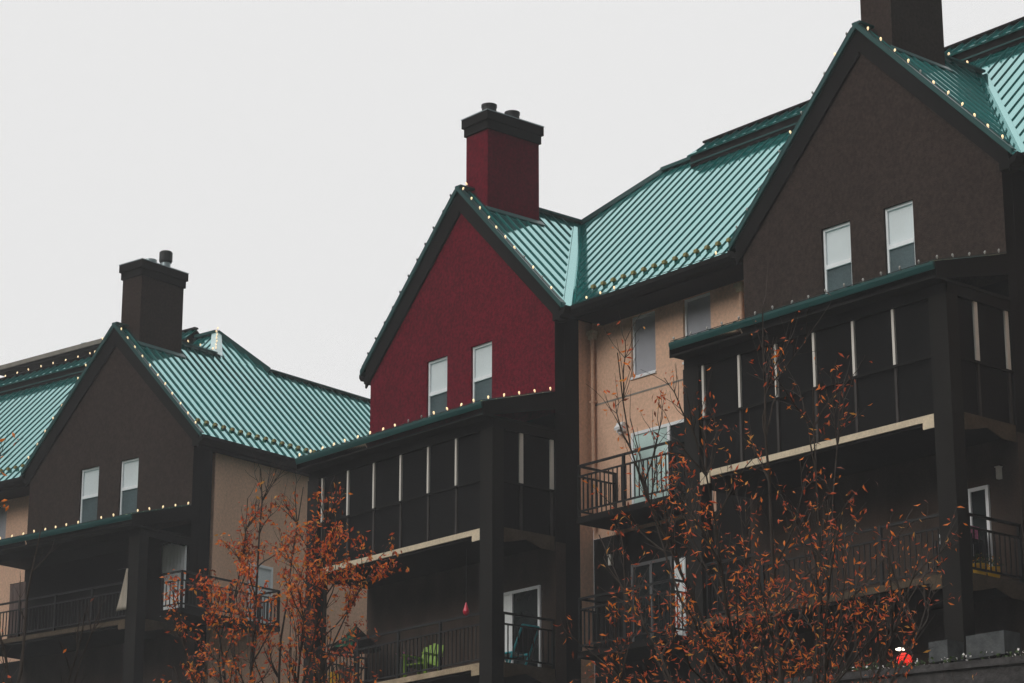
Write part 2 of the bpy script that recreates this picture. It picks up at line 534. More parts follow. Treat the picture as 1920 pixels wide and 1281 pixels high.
def porch(house, screened, col):
    U0, U1 = -6.95, 0.0
    # roof
    r = MB()
    za, zb = 16.36, 16.98
    r.prism([(U0 - .02, -.35, za), (U1 + .03, -.35, za), (U1 + .03, WG - .003, zb), (U0 - .02, WG - .003, zb)], (0, 0, -.10))
    k = U0 + .1
    while k < U1:
        r.hexa([(k - .017, -.35, za - .02), (k + .017, -.35, za - .02), (k + .017, WG - .004, zb - .02), (k - .017, WG - .004, zb - .02),
                (k - .014, -.36, za + .05), (k + .014, -.36, za + .05), (k + .014, WG - .004, zb + .05), (k - .014, WG - .004, zb + .05)])
        k += .338
    ro = r.build("porch_roof", M["teal"], house)
    f = MB()
    f.prism([(U0 - .03, -.37, za - .13), (U0 - .03, -.352, za - .13), (U0 - .03, -.352, za + .015), (U0 - .03, -.40, za + .015), (U0 - .03, -.40, za - .04)], (U1 - U0 + .06, 0, 0))
    f.build("fascia", M["trim"], ro)
    b = MB()
    b.prism([(U1 + .031, -.352, za - .32), (U1 + .031, WG - .004, zb - .40), (U1 + .031, WG - .004, zb + .02), (U1 + .031, -.352, za + .02)], (.03, 0, 0))
    b.build("rake_board", M["dark"], ro)
    b = MB()
    b.prism([(U0 - .06, -.352, za - .30), (U0 - .06, WG - .004, zb - .30), (U0 - .06, WG - .004, zb + .0), (U0 - .06, -.352, za)], (.03, 0, 0))
    b.build("rake_board", M["dark"], ro)
    s = MB().box(U0, U1 + .028, -.35, WG - .003, 16.07, 16.12)
    s.build("soffit", M["dark"], ro)
    MB().box(U0, U1, .0, .16, 15.86, 16.068).build("header_beam", M["dark"], house)
    MB().box(U1 - .16, U1, .162, WG - .003, 15.86, 16.068).build("header_beam", M["dark"], house)
    # full-height corner columns
    for a, b2 in ((U0, U0 + .43), (U1 - .43, U1)):
        MB().box(a, b2, -.03, .30, .0, 15.858).build("column", M["post"], house)
    # floors
    for i, zf in enumerate((13.62, 10.62, 7.62, 4.62)):
        beam = M["cream"] if (i == 0 and screened) else (M["midbeam"] if col == "red" else M["shadebeam"])
        sl = MB().box(U0 + .01, U1 - .01, .04, WG - .003, zf - .19, zf - .01)
        so = sl.build("balcony_floor", M["deep"], house)
        e = MB().box(U0 + .432, U1 - .432, -.005, .038, zf - .125, zf)
        e.box(U1 - .70, U1 - .432, -.035, -.006, zf - .27, zf - .015)
        e.box(U0 + .432, U0 + .70, -.035, -.006, zf - .27, zf - .015)
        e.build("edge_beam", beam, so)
        e2 = MB()
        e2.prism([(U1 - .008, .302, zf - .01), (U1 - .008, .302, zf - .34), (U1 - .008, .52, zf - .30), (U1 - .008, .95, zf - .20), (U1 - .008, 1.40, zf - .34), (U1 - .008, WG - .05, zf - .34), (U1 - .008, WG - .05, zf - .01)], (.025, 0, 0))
        e2.build("side_beam", M["shadebeam"], so)
    if screened:
        us = [-6.45 + .0, -5.43, -4.42, -3.40, -2.38, -1.37]
        lastu = U0 + .43
        for u in us:
            pb = MB().box(u - .03, u + .03, .035, .12, 14.73, 15.858)
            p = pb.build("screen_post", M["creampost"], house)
            MB().box(u - .028, u + .028, .05, .12, 13.62, 14.72).build("lower_post", M["dimpost"], p)
        edges = [U0 + .43] + us + [U1 - .43]
        for a, b2 in zip(edges[:-1], edges[1:]):
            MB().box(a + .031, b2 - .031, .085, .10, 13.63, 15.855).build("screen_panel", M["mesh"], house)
        MB().box(U0 + .43, U1 - .43, .005, .034, 14.70, 14.75).build("screen_rail", M["dark"], house)
        MB().box(U1 - .034, U1 - .005, .30, WG - .01, 14.64, 14.69).build("screen_rail", M["dark"], house)
        for wv in (.86, 1.78):
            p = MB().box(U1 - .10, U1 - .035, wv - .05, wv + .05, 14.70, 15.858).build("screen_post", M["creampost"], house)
            MB().box(U1 - .09, U1 - .04, wv - .03, wv + .03, 13.62, 14.69).build("lower_post", M["dimpost"], p)
        for a, b2 in ((.30, .81), (.91, 1.73)):
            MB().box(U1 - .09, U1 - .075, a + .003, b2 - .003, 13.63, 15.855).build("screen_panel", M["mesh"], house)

def house(frame, name, label, col, main, flues, screened=True, left_end=False):
    H = thing(name, frame, 0, 0, 0, label, "house")
    U0, U1 = -6.95, 0.0
    wc = M[col]
    # ---- gable wall with its two windows
    hol = [(-4.70, -3.91, 17.03, 18.74), (-3.01, -2.24, 17.03, 18.74)]
    mid = C0
    def top(u): return min(zgr(u, 0), zgl(u, 0)) - .10
    g = MB()
    wall_w(g, U0, U1, WG, 16.5, top, hol, (mid,))
    G = g.build("gable_wall", wc, H)
    for h in hol: window(H, *h, WG)
    # rake boards on the wall under the roof
    for sgn in (1, -1):
        rb = MB()
        ue = C0 + sgn * (HALF - .14)
        d = .40 if sgn > 0 else .46
        z0 = ZR - .10; z1 = ZR - (HALF - .14) * SL - .10
        rb.prism([(C0, WG - .06, z0), (ue, WG - .06, z1), (ue, WG - .06, z1 - d), (C0, WG - .06, z0 - d * 1.2)], (0, .057, 0))
        rb.build("frieze_board", M["dark"], H)
    # ---- porch-level front wall of the bay
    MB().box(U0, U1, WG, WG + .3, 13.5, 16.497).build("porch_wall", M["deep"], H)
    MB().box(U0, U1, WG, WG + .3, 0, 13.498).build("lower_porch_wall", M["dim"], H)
    # ---- bay sides
    sw = MB()
    sw.box(U1 - .3, U1, WG + .302, 2.58, 0.0, ZE - .12)
    sw.box(U1 - .3, U1 - .001, WG + .002, WG + .301, 16.5, ZE - .12)
    sw.box(U0, U0 + .3, WG + .302, WM + .0, 0.0, ZE - .12)
    sw.build("bay_side_wall", M["dark"], H)
    # ---- gable roof
    r = MB()
    polyR = [(C0, GF), (C0, WV), (C0 + HALF, WE), (C0 + HALF, GF)]
    if main == "left_house":
        polyR = [(C0, GF), (C0, 16.0), (C0 + HALF, 16.0), (C0 + HALF, GF)]
    slope(r, polyR, zgr, 1, rh=.038 if main == 'left_house' else .031, rpoly=None if main == 'left_house' else [(C0, GF + .1), (C0, WV - .30), (C0 + HALF, WE - .30), (C0 + HALF, GF + .1)])
    if main == "left_house":
        slope(r, [(C0, WV), (C0 - (WR - WV), WR), (C0, 2 * WR - WV)], zgr, 1, rh=.038)
        polyL = [(C0, GF), (C0 - HALF, GF), (C0 - HALF, WE), (C0, WV)]
        slope(r, polyL, zgl, 1)
    elif main == "red_house":
        slope(r, [(C0, GF), (C0 - HALF, GF), (C0 - HALF, 12.0), (C0, 8.16)], zgl, 1)
    else:
        slope(r, [(C0, GF), (C0 - HALF, GF), (C0 - HALF, WE), (C0, WV)], zgl, 1)
    GR = r.build("gable_roof", [M["teal"], M["seam"]], H)
    cp = MB()
    cap_strip(cp, (C0, GF, ZR), (C0, 2.2, ZR))
    cp.build('ridge_cap', M['trim'], GR)
    cp = MB()
    cap_strip(cp, (C0, 3.97, ZR), (C0, WV - .02, ZR))
    if main == "left_house":
        cap_strip(cp, (C0, 2 * WR - WV, ZR - .02), (C0, 16.0, ZR - .02))
        cp.bar((C0, 2 * WR - WV, ZR + .02), (C0 - (WR - WV), WR, ZM + .02), .2, .15)
    cp.build("ridge_cap", M["trim"], GR)
    # teal barge trim on both rakes
    for sgn in (1, -1):
        t = MB()
        ue = C0 + sgn * HALF
        zz = ZR - HALF * SL
        t.prism([(C0, GF - .03, ZR + .045), (ue, GF - .03, zz + .045), (ue, GF - .03, zz - .07), (C0, GF - .03, ZR - .07)], (0, .028, 0))
        nrm = Vector((sgn * SL, 0, 1)).normalized()
        A = Vector((C0, GF, ZR + .046)); B = Vector((ue, GF, zz + .046))
        t.hexa([A + Vector((0, -.03, -.01)), B + Vector((0, -.03, -.01)), B + Vector((0, .13, -.01)), A + Vector((0, .13, -.01)),
                A + Vector((0, -.03, .02)), B + Vector((0, -.03, .02)), B + Vector((0, .13, .02)), A + Vector((0, .13, .02))] if sgn > 0 else
               [B + Vector((0, -.03, -.01)), A + Vector((0, -.03, -.01)), A + Vector((0, .13, -.01)), B + Vector((0, .13, -.01)),
                B + Vector((0, -.03, .02)), A + Vector((0, -.03, .02)), A + Vector((0, .13, .02)), B + Vector((0, .13, .02))])
        t.build("rake_trim", M["trim"], GR)
    # gutters and boxed eave returns
    for sgn in (1, -1):
        gt = MB()
        ue = C0 + sgn * HALF
        wb = 16.0 if (main == "left_house" and sgn > 0) else (12.0 if (main == "red_house" and sgn < 0) else WE)
        o = .09 * sgn
        gt.prism([(ue + o, GF + .02, ZE - .02), (ue + o, GF + .02, ZE - .11), (ue + o * .3, GF + .02, ZE - .20), (ue - sgn * .10, GF + .02, ZE - .24), (ue - sgn * .10, GF + .02, ZE - .02 - .1)], (0, wb - GF, 0))
        gt.build("gutter", M["dark"], GR)
    for sgn, uw in ((1, U1), (-1, U0)):
        sf = MB()
        ue = C0 + sgn * HALF - sgn * .10
        wb = 16.0 if (main == "left_house" and sgn > 0) else (12.0 if (main == "red_house" and sgn < 0) else WE)
        a, b = sorted((ue, uw + sgn * .002))
        sf.box(a, b, GF + .03, wb, ZE - .30, ZE - .14)
        sf.build("soffit", M["dark"], GR)
    chimney(H, col, flues)
    porch(H, screened, col)
    return H

# shared front slope of the long main roof, drawn per house
def main_roof(H, poly, rpoly=None, guards=None, mon=None, flash_right=None, flash_left=None, hip=None, rear=None, hipcap=None):
    r = MB()
    slope(r, poly, zmf, 0, rpoly=rpoly, rh=.024)
    if rear: slope(r, rear, zmb, 0, ribs=False)
    if hip:
        r.prism([Vector(p) for p in hip], (0, 0, -.05))
    o = r.build("main_roof", [M["teal"], M["seam"]], H)
    us = [p[0] for p in poly]
    ridge = [p for p in poly if abs(p[1] - WR) < .01]
    c = MB()
    ra, rb = min(p[0] for p in ridge), max(p[0] for p in ridge)
    c.bar((ra, WR, ZM + .045), (rb, WR, ZM + .045), .22, .09)
    for p in (hipcap or []):
        c.bar(p[0], p[1], .18, .11)
    for a, b in ((flash_right, 1), (flash_left, 1)):
        pass
    c.build("ridge_cap", M["trim"], o)
    if flash_right is not None:
        f = MB(); c0 = flash_right
        k = .24
        zA = lambda u, w: ZR - (u - c0) * SL + .012
        zB = lambda u, w: zmf(u, w) + .012
        f.prism([(c0, WV, zA(c0, 0)), (c0, WV - k, zA(c0, 0)), (c0 + HALF, WE - k, zA(c0 + HALF, 0)), (c0 + HALF, WE, zA(c0 + HALF, 0))], (0, 0, .012))
        f.build("valley_flashing", M["teal"], o)
        f = MB()
        f.prism([(c0, WV + .001, zB(0, WV)), (c0 + HALF, WE + .001, zB(0, WE)), (c0 + HALF + .12, WE + .001, zB(0, WE)), (c0 + .12, WV + .001, zB(0, WV))], (0, 0, .012))
        f.build("valley_flashing", M["teal"], o)
    if mon:
        a, b = mon
        q = MB()
        q.prism([(a, 6.60, ZM - .38), (a, 6.60, 24.0), (a, 6.62, 24.02), (a + 0, WR, 24.36), (a, 7.4, 24.0), (a, 7.4, ZM - .36)], (b - a, 0, 0))
        mo = q.build("ridge_vent", M["dark"], o)
        s = MB()
        zf = lambda u, w: 24.03 + (w - 6.56) * .80
        zb2 = lambda u, w: 24.382 - (w - WR) * .80
        slope(s, [(a - .06, 6.54), (b, 6.54), (b, WR), (a + .12, WR)], zf, 0, th=.05, rh=.045)
        s.prism([(a + .12, WR + .001, zb2(0, WR)), (b, WR + .001, zb2(0, WR)), (b, 7.46, zb2(0, 7.46)), (a - .06, 7.46, zb2(0, 7.46))], (0, 0, -.05))
        s.build("vent_cover", [M["teal"], M["seam"]], mo)
        MB().bar((a + .12, WR, 24.42), (b, WR, 24.42), .16, .05).build("vent_cap", M["dark"], mo)
        MB().box(a - .02, b, 6.575, 6.597, ZM - .30, ZM - .26).build("vent_trim", M["trim"], mo)
    if guards:
        for (a, b) in guards:
            k = a; src = None
            while k < b:
                z = zmf(k, WE + .46)
                if src is None:
                    src = MB()
                    src.box(-.045, .045, -.05, .05, .02, .09)
                    src.box(-.03, .03, -.03, .03, .09, .11)
                    src = src.build("snow_guard", M["guard"], o, (k, WE + .46, z))
                else:
                    copy_of(src, "snow_guard", o, (k, WE + .46, z))
                k += .338
    return o

def eave(H, a, b):
    g = MB()
    g.prism([(a, WE - .10, ZE - .0), (a, WE - .10, ZE - .10), (a, WE - .03, ZE - .20), (a, WE + .10, ZE - .22), (a, WE + .10, ZE - .02)], (b - a, 0, 0))
    g.build("gutter", M["dark"], H)
    MB().box(a, b, WE + .10, WM - .002, ZE - .26, ZE - .12).build("soffit", M["dark"], H)

# ================================================================== red-gabled house
RED = house(FA, "gabled_house", "house with the deep red stucco gable and red chimney", "red", "red_house",
            [(-3.34, 2.66, "pot"), (-3.34, 3.42, "pot")])
cA = C0; cC = C0 + 13.0
main_roof(RED, [(cA + HALF, WE), (cC - HALF, WE), (cC, WV), (cC, WR), (-1.6, WR), (cA, WV)], guards=[(.62, 5.55)], mon=(-.22, 11.2),
          flash_right=cA, rpoly=[(cA + HALF + .15, WE), (cC - HALF, WE), (cC, WV), (cC, WR), (-1.6, WR), (cA + .15, WV)],
          hipcap=[((cA, WV, ZR + .02), (-1.6, WR, ZM + .02))], hip=[(cA, WV, ZR), (-1.6, WR, ZM), (cA, 8.16, ZR)],
          rear=[(-1.6, WR), (cC, WR), (cC, 12.0), (cA - 2, 12.0)])
eave(RED, .37, cC - HALF - .1)
def main_wall(H, u0, u1, wins, zlow=13.70):
    m = MB()
    wall_w(m, u0, u1, WM, zlow, lambda u: ZE - .12, wins)
    m.build("main_wall", M["tan"], H)
    for w in wins: window(H, *w, WM, "plain")
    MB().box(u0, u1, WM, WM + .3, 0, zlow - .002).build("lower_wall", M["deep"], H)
main_wall(RED, 0.0, 6.05, [(1.33, 2.13, 17.25, 18.70), (3.03, 3.90, 17.25, 18.72)])
MB().box(-.30, -.001, 2.582, WM - .002, 0, ZE - .12).build("bay_return", M["tan"], RED)
MB().box(-6.95, 13, 10.9, 11.2, 0, 19.4).build("rear_wall", M["deep"], RED)
def downspout(H, u, w, z0, z1):
    m = MB()
    m.tube((u, w, z0), (u, w, z1 - .15), .045, n=10)
    for z in (z0 + 1.2, z0 + 3.0):
        m.box(u - .06, u + .06, w - .055, w + .08, z, z + .04)
    o = m.build("downspout", M["tan"], H)
    h = MB()
    h.box(u - .12, u + .12, w - .10, w + .08, z1 - .10, z1)
    h.box(u - .08, u + .08, w - .07, w + .08, z1 - .20, z1 - .101)
    h.build("conductor_head", M["cream"], o)
downspout(RED, .12, WM - .09, 13.9, 18.62)
downspout(RED, 4.93, WM - .09, 13.9, 18.62)
MB().box(.0, 6.05, WM - .008, WM - .001, 16.84, 16.88).build("stucco_joint", M["parapet"], RED)
MB().box(3.95, 6.04, WM - .012, WM - .0095, 13.6, 14.5).build("dark_cover_strip", M["deep"], RED)  # dark strip added over the tan wall in place of shade
# balconies on the main wall
def wall_balcony(H, zf):
    s = MB().box(.72, 3.75, 1.82, WM - .002, zf - .14, zf)
    s.build("balcony_slab", M["dark"], H)
    railing(H, [(.77, WM - .04), (.77, 1.86), (3.70, 1.86), (3.70, WM - .04)], zf + 1.18, zf + .14)
wall_balcony(RED, 13.92)
wall_balcony(RED, 10.90)
sliding_door(RED, 1.33, 3.85, 13.94, 15.94, WM, "tealglass", "darkglass", .49)
sliding_door(RED, 1.27, 2.58, 10.92, 12.92, WM, "darkglass", "darkglass", .5, "greyframe")
def flood(H, u, z, w, s=.11):
    m = MB().box(u - s, u + s, w - .10, w - .003, z - s, z + s)
    m.prism([(u - s * .8, w - .10, z + s * .9), (u + s * .8, w - .10, z + s * .9), (u + s * .8, w - .20, z - s * .2), (u - s * .8, w - .20, z - s * .2)], (0, .02, -.06))
    m.tube((u, w - .06, z - s), (u, w - .12, z - s - .06), .035, n=8)
    m.build("wall_light", M["white"], H)
flood(RED, 1.02, 16.14, WM)
def sconce(H, u, z, w):
    m = MB().box(u - .04, u + .04, w - .09, w - .002, z - .11, z + .11)
    m.box(u - .055, u + .055, w - .105, w - .002, z + .111, z + .13)
    m.build("wall_light", M["creampost"], H)
sconce(RED, .61, 13.12, WM)
# porch doors
sliding_door(RED, -2.42, -.50, 10.62, 12.58, WG, "curtain", "darkglass", .5)
railing(RED, [(-6.5, .10), (-.43, .10)], 11.74, 10.72)
railing(RED, [(-.06, .33), (-.06, WG - .04)], 11.71, 10.72)
railing(RED, [(-6.5, .10), (-.43, .10)], 8.74, 7.72)
railing(RED, [(-6.90, .33), (-6.90, WG - .04)], 11.71, 10.72)

# ================================================================== brown house on the right
BRN = house(FC, "gabled_house", "nearest dark brown gabled house at right, its chimney cut by the frame", "brown", "right_house",
            [(-3.34, 2.66, "pot"), (-3.34, 3.42, "pot")])
main_roof(BRN, [(C0 + HALF, WE), (12.0, WE), (12.0, WR), (C0, WR), (C0, WV)], guards=[(.62, 6.0)], mon=(-1.8, 12.0), flash_right=C0, rpoly=[(C0 + HALF + .15, WE), (12.0, WE), (12.0, WR), (C0 + .15, WR), (C0 + .15, WV)],
          rear=[(C0, WR), (12.0, WR), (12.0, 12.0), (C0, 12.0)])
eave(BRN, .37, 12.0)
main_wall(BRN, 0.0, 12.0, [(1.33, 2.13, 17.25, 18.70)])
MB().box(-.30, -.001, 2.582, WM - .002, 0, ZE - .12).build("bay_return", M["tan"], BRN)
MB().box(0.2, 12, 10.9, 11.2, 0, 19.4).build("rear_wall", M["deep"], BRN)
sliding_door(BRN, -1.62, -.72, 10.62, 12.60, WG, "darkglass", "darkglass", .5)
railing(BRN, [(-6.5, .10), (-.43, .10)], 11.74, 10.72)
railing(BRN, [(-.06, .33), (-.06, WG - .04)], 11.71, 10.72)
railing(BRN, [(-6.5, .10), (-.43, .10)], 8.74, 7.72)
sconce(BRN, -.44, 12.77, WG)

# ================================================================== brown house on the left
LFT = house(FB, "gabled_house", "farthest dark brown gabled house at left, with a long teal side roof", "brown", "left_house",
            [(-3.34, 2.95, "low"), (-3.34, 3.56, "hood")], screened=False)
main_roof(LFT, [(-26, WE), (C0 - HALF, WE), (C0, WV), (C0 - (WR - WV), WR), (-26, WR)], guards=[(-12.5, C0 - HALF - .3)], mon=(-26, -5.55),
          rear=[(-26, WR), (C0 - (WR - WV), WR), (C0, 2 * WR - WV), (C0, 12), (-26, 12)])
eave(LFT, -26, C0 - HALF)
mw = MB()
wall_w(mw, -26, -6.95, WM, 13.7, lambda u: ZE - .12, [(-10.2, -9.36, 17.0, 18.62)])
mw.build("main_wall", M["tan"], LFT)
window(LFT, -10.2, -9.36, 17.0, 18.62, WM, "plain")
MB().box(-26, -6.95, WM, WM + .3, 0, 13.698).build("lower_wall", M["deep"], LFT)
MB().box(-.30, 0, 2.70, 16.0, 0, ZE - .31).build("side_wall", M["tan"], LFT)
MB().box(-.31, .005, 2.60, 16.0, ZE - .309, ZE - .1).build("frieze_board", M["dark"], LFT)
MB().box(-26, 0, 15.7, 16.0, 0, ZE).build("rear_wall", M["deep"], LFT)
# snow guards along the long side roof
src = None
for k in range(38):
    w = 2.06 + .338 * k
    u = C0 + HALF - .46
    if src is None:
        src = MB(); src.box(-.05, .05, -.045, .045, .02, .09); src.box(-.03, .03, -.03, .03, .09, .11)
        src = src.build("snow_guard", M["guard"], LFT, (u, w, zgr(u, w)))
    else:
        copy_of(src, "snow_guard", LFT, (u, w, zgr(u, w)))
# pale hip flashing on the main roof
hf = MB()
A = Vector((C0, WV, ZR)); B = Vector((C0 - (WR - WV), WR, ZM))
hz = lambda u, w: zgr(u, w) + .07
mz = lambda u, w: zmf(u, w) + .07
hf.prism([(A.x, A.y, hz(A.x, 0)), (A.x + .08, A.y + .22, hz(A.x + .08, 0)), (B.x + .08, B.y + .10, hz(B.x + .08, 0)), (B.x, B.y, hz(B.x, 0))], (0, 0, .012))
hf.build("hip_flashing", M["flash"], LFT)
hf = MB()
hf.prism([(A.x, A.y, mz(0, A.y)), (B.x, B.y, mz(0, B.y)), (B.x - .24, B.y - .02, mz(0, B.y - .02)), (A.x - .20, A.y - .04, mz(0, A.y - .04))], (0, 0, .012))
hf.build("hip_flashing", M["flash"], LFT)
for zf in (13.9, 10.9):
    MB().box(.002, .84, .80, 4.6, zf - .14, zf).build("balcony_slab", M["dark"], LFT)
    railing(LFT, [(.04, .84), (.80, .84), (.80, 4.55), (.04, 4.55)], zf + 1.0, zf + .12)
sd = MB()
for (a, b, c, d) in ((4.08, 4.16, 13.92, 15.75), (4.98, 5.06, 13.92, 15.75), (4.16, 4.98, 15.67, 15.75), (4.16, 4.98, 13.92, 13.99)):
    sd.box(.002, .05, a, b, c, d)
sd = sd.build("balcony_door", M["white"], LFT)
MB().box(.002, .02, 4.16, 4.98, 13.99, 15.67).build("door_pane", M["blind"], sd)
railing(LFT, [(-6.5, .10), (-.43, .10)], 14.66, 13.74)
MB().box(-.10, -.03, .16, .25, 13.62, 15.858).build("screen_post", M["white"], LFT)

# ================================================================== building beyond the left house
def rear_building():
    T = thing("flat_roofed_building", FB, -26, 18, 0, "flat-roofed dark building with an overhanging grey fascia, behind the left house's roof", "building")
    MB().box(-2.0, 4.6, .55, 9, 0, 29.43).build("wall", M["dark"], T)
    MB().box(-2.7, 5.2, -.25, 9.7, 29.44, 29.56).build("soffit", M["dark"], T)
    MB().box(-2.75, 5.25, -.30, 9.75, 29.561, 29.74).build("roof_fascia", M["parapet"], T)
    v = MB()
    v.tube((2.0, .4, 29.7), (2.0, .4, 30.0), .07, n=8)
    v.tube((2.0, .4, 30.0), (1.75, .4, 30.02), .07, n=8)
    v.build("roof_vent", M["galv"], T)
rear_building()

# ================================================================== strings of bulbs
BULB = {}
def bulb_mesh(kind):
    if kind not in BULB:
        m = MB()
        m.lathe((0, 0, 0), [(.014, 0), (.018, .03), (.030, .05), (.034, .075), (.026, .105), (.008, .122)], 10)
        me = bpy.data.meshes.new("bulb")
        me.from_pydata(m.v, [], m.f)
        me.materials.append(M[kind])
        me.polygons.foreach_set("use_smooth", [True] * len(me.polygons))
        BULB[kind] = me
    return BULB[kind]
def string_lights(frame, pts, label, kind="bulb", pitch=.47, off=.2, skip=(), dead=(), up=.0, seed=0, group=None):
    rnd = random.Random(seed)
    base = Vector(pts[0])
    T = thing("string_lights", frame, *pts[0], label, "string lights", group)
    P = [Vector(p) - base for p in pts]
    w = MB()
    for a, b in zip(P[:-1], P[1:]):
        w.tube(a + Vector((0, 0, .012)), b + Vector((0, 0, .012)), .008, n=5)
    w.build("cable", M["wire"], T)
    d = off; seg = 0; i = 0
    for a, b in zip(P[:-1], P[1:]):
        Ln = (b - a).length
        while d < Ln:
            if i not in skip:
                p = a.lerp(b, d / Ln)
                k = "deadbulb" if (kind == "bulb" and i in dead) else kind
                o = bpy.data.objects.new("bulb", bulb_mesh(k))
                COL.objects.link(o); o.parent = T
                o.location = p + Vector((0, 0, .012 + up)); o.scale = (.68, .68, .68)
                o.rotation_euler = (rnd.uniform(-.35, .35), rnd.uniform(-.35, .35), 0)
            i += 1
            d += pitch * rnd.uniform(.95, 1.05)
        d -= Ln
yr = lambda u: ZR - abs(u - C0) * SL + .09
RK = lambda s: [(C0 + s * .12, GF - .01, yr(C0 + .12)), (C0 + s * (HALF - .05), GF - .01, yr(C0 + HALF - .05))]
PE = [(-6.93, -.39, 16.385), (.05, -.39, 16.385), (.05, WG - .05, 17.01)]
string_lights(FA, RK(1), "glowing warm bulbs down the right rake of the red gable", seed=1, dead=(7, 9), off=.12)
string_lights(FA, RK(-1), "dark unlit bulbs up the left rake of the red gable", "wire", seed=2)
string_lights(FA, PE, "glowing warm bulbs along the screened porch roof under the red gable", seed=3, off=.1, dead=(9, 10))
string_lights(FA, [(.5, WE - .11, ZE + .01), (5.6, WE - .11, ZE + .01)], "sparse bulbs along the gutter between the red gable and the right gable", seed=4, skip=(3, 4, 5, 6, 7, 8, 10), pitch=.47, off=.5)
string_lights(FA, [(C0 + 0, 2.0, ZR + .14), (C0, 2.9, ZR + .14)], "two small bulbs at the foot of the red chimney", seed=15, pitch=.6, off=.05)
string_lights(FC, RK(1), "glowing warm bulbs down the right rake of the nearest brown gable", seed=5, dead=(4,), off=.3)
string_lights(FC, RK(-1), "few bulbs up the left rake of the nearest brown gable", seed=6, dead=tuple(i for i in range(14) if i not in (1, 5)))
string_lights(FC, PE, "unlit pale bulbs along the porch roof of the nearest brown house", "deadbulb", seed=7, off=.1)
string_lights(FC, [(C0, 4.3, ZR + .12), (C0, WV - .1, ZR + .12)], "two warm bulbs on the short ridge behind the cropped chimney", seed=8, pitch=.7, off=.4)
string_lights(FB, RK(1), "glowing warm bulbs down the right rake of the far left gable", seed=9, off=.3)
string_lights(FB, RK(-1), "glowing warm bulbs up the left rake of the far left gable", seed=10, off=.5, skip=(4,))
string_lights(FB, PE, "glowing warm bulbs along the porch roof of the far left house", seed=11, off=.1, skip=(11, 14))
string_lights(FB, [(C0 + .02, WV - .02, ZR + .14), (C0 - (WR - WV) + .02, WR - .03, ZM + .14)], "bulbs up the pale hip strip of the far left roof", seed=12, pitch=.30, off=.1)
string_lights(FB, [(C0, 4.1, ZR + .13), (C0, WV - .1, ZR + .13)], "bulbs on the ridge behind the far left chimney", seed=13, pitch=.5, off=.1)
string_lights(FB, [(-20, WR, 24.46), (-6, WR, 24.46)], "glowing warm bulbs along the raised ridge vent of the far left roof", seed=14, pitch=.62)

# ================================================================== things on the balconies
def curtain(frame, a, b, z0, z1, label, m, cat="curtain", narrow=1.0, waves=7, amp=.035):
    """hanging cloth with folds between plan points a and b; narrow<1 gathers the top"""
    c = thing("curtain", frame, a[0], a[1], z0, label, cat)
    A = Vector((0, 0, 0)); B = Vector((b[0] - a[0], b[1] - a[1], 0))
    n = 56; rows = 10; nr = Vector((-B.y, B.x, 0)).normalized()
    mm = MB(); vs = []; fs = []
    for j in range(rows + 1):
        t = j / rows
        wd = 1 + (narrow - 1) * t
        for i in range(n + 1):
            q = i / n
            p = B * (1 - wd * (1 - q)) if narrow < 1 else B * q
            off = amp * math.sin(q * waves * 2 * math.pi + .6 * math.sin(3 * t)) * (1 - .3 * t)
            vs.append(p + nr * off + Vector((0, 0, (z1 - z0) * t)))
    for j in range(rows):
        for i in range(n):
            k = j * (n + 1) + i
            fs.append((k, k + 1, k + n + 2, k + n + 1))
    mm.add(vs, fs)
    o = mm.build("cloth", M[m], c, smooth=True)
    md = o.modifiers.new("thickness", 'SOLIDIFY'); md.thickness = .006
    r = MB().tube((0, 0, z1 - z0 + .01), tuple(B + Vector((0, 0, z1 - z0 + .01))), .012, n=8)
    r.build("curtain_rod", M["iron"], c)
curtain(FB, (-1.0, 1.74), (-.03, 1.74), 14.0, 16.0, "white floor-length curtain at the back of the far left porch", "curtain")
curtain(FB, (-.78, -.06), (-.37, -.06), 13.86, 14.98, "cream drape gathered to a point beside the far left porch column", "drape", narrow=.16, waves=4, amp=.022)
curtain(FB, (-5.95, .5), (-5.25, .5), 13.75, 15.3, "dim beige drape at the left end of the far left porch", "beige", waves=4)
curtain(FA, (2.66, WM - .06), (3.02, WM - .06), 11.0, 12.82, "white curtain in the dark lower doorway behind the right house's porch column", "curtain", waves=4)

def lounge_chair():
    T = thing("folding_chair", FA, -.62, 1.02, 10.62, "aqua-framed folding chair leaning at the end of the red house's lower balcony", "chair")
    f = MB(); r = .026
    f.tube((-.92, 0, .38), (.05, 0, .36), r, n=8); f.tube((-.92, .48, .38), (.05, .48, .36), r, n=8)
    f.tube((-.92, 0, .38), (-.92, .48, .38), r, n=8)
    f.build("seat_frame", M["aqua"], T)
    b = MB(); b.tube((-.10, 0, .0), (.42, 0, .92), r, n=8); b.tube((-.10, .48, .0), (.42, .48, .92), r, n=8); b.tube((.42, 0, .92), (.42, .48, .92), r, n=8)
    b.build("back_frame", M["aqua"], T)
    for y in (0, .48):
        l = MB(); l.tube((-.80, y, .02), (-.62, y, .37), r * .8, n=8); l.tube((-.55, y, .02), (-.72, y, .37), r * .8, n=8)
        l.build("leg", M["aqua"], T)
    s = MB(); s.prism([(-.90, .02, .375), (-.02, .02, .355), (-.02, .46, .355), (-.90, .46, .375)], (0, 0, .012))
    s.build("seat", M["white"], T)
    s = MB(); s.prism([(.10, .02, .375), (.40, .02, .90), (.40, .46, .90), (.10, .46, .375)], (.012, 0, 0))
    s.build("backrest", M["darkglass"], T)
lounge_chair()

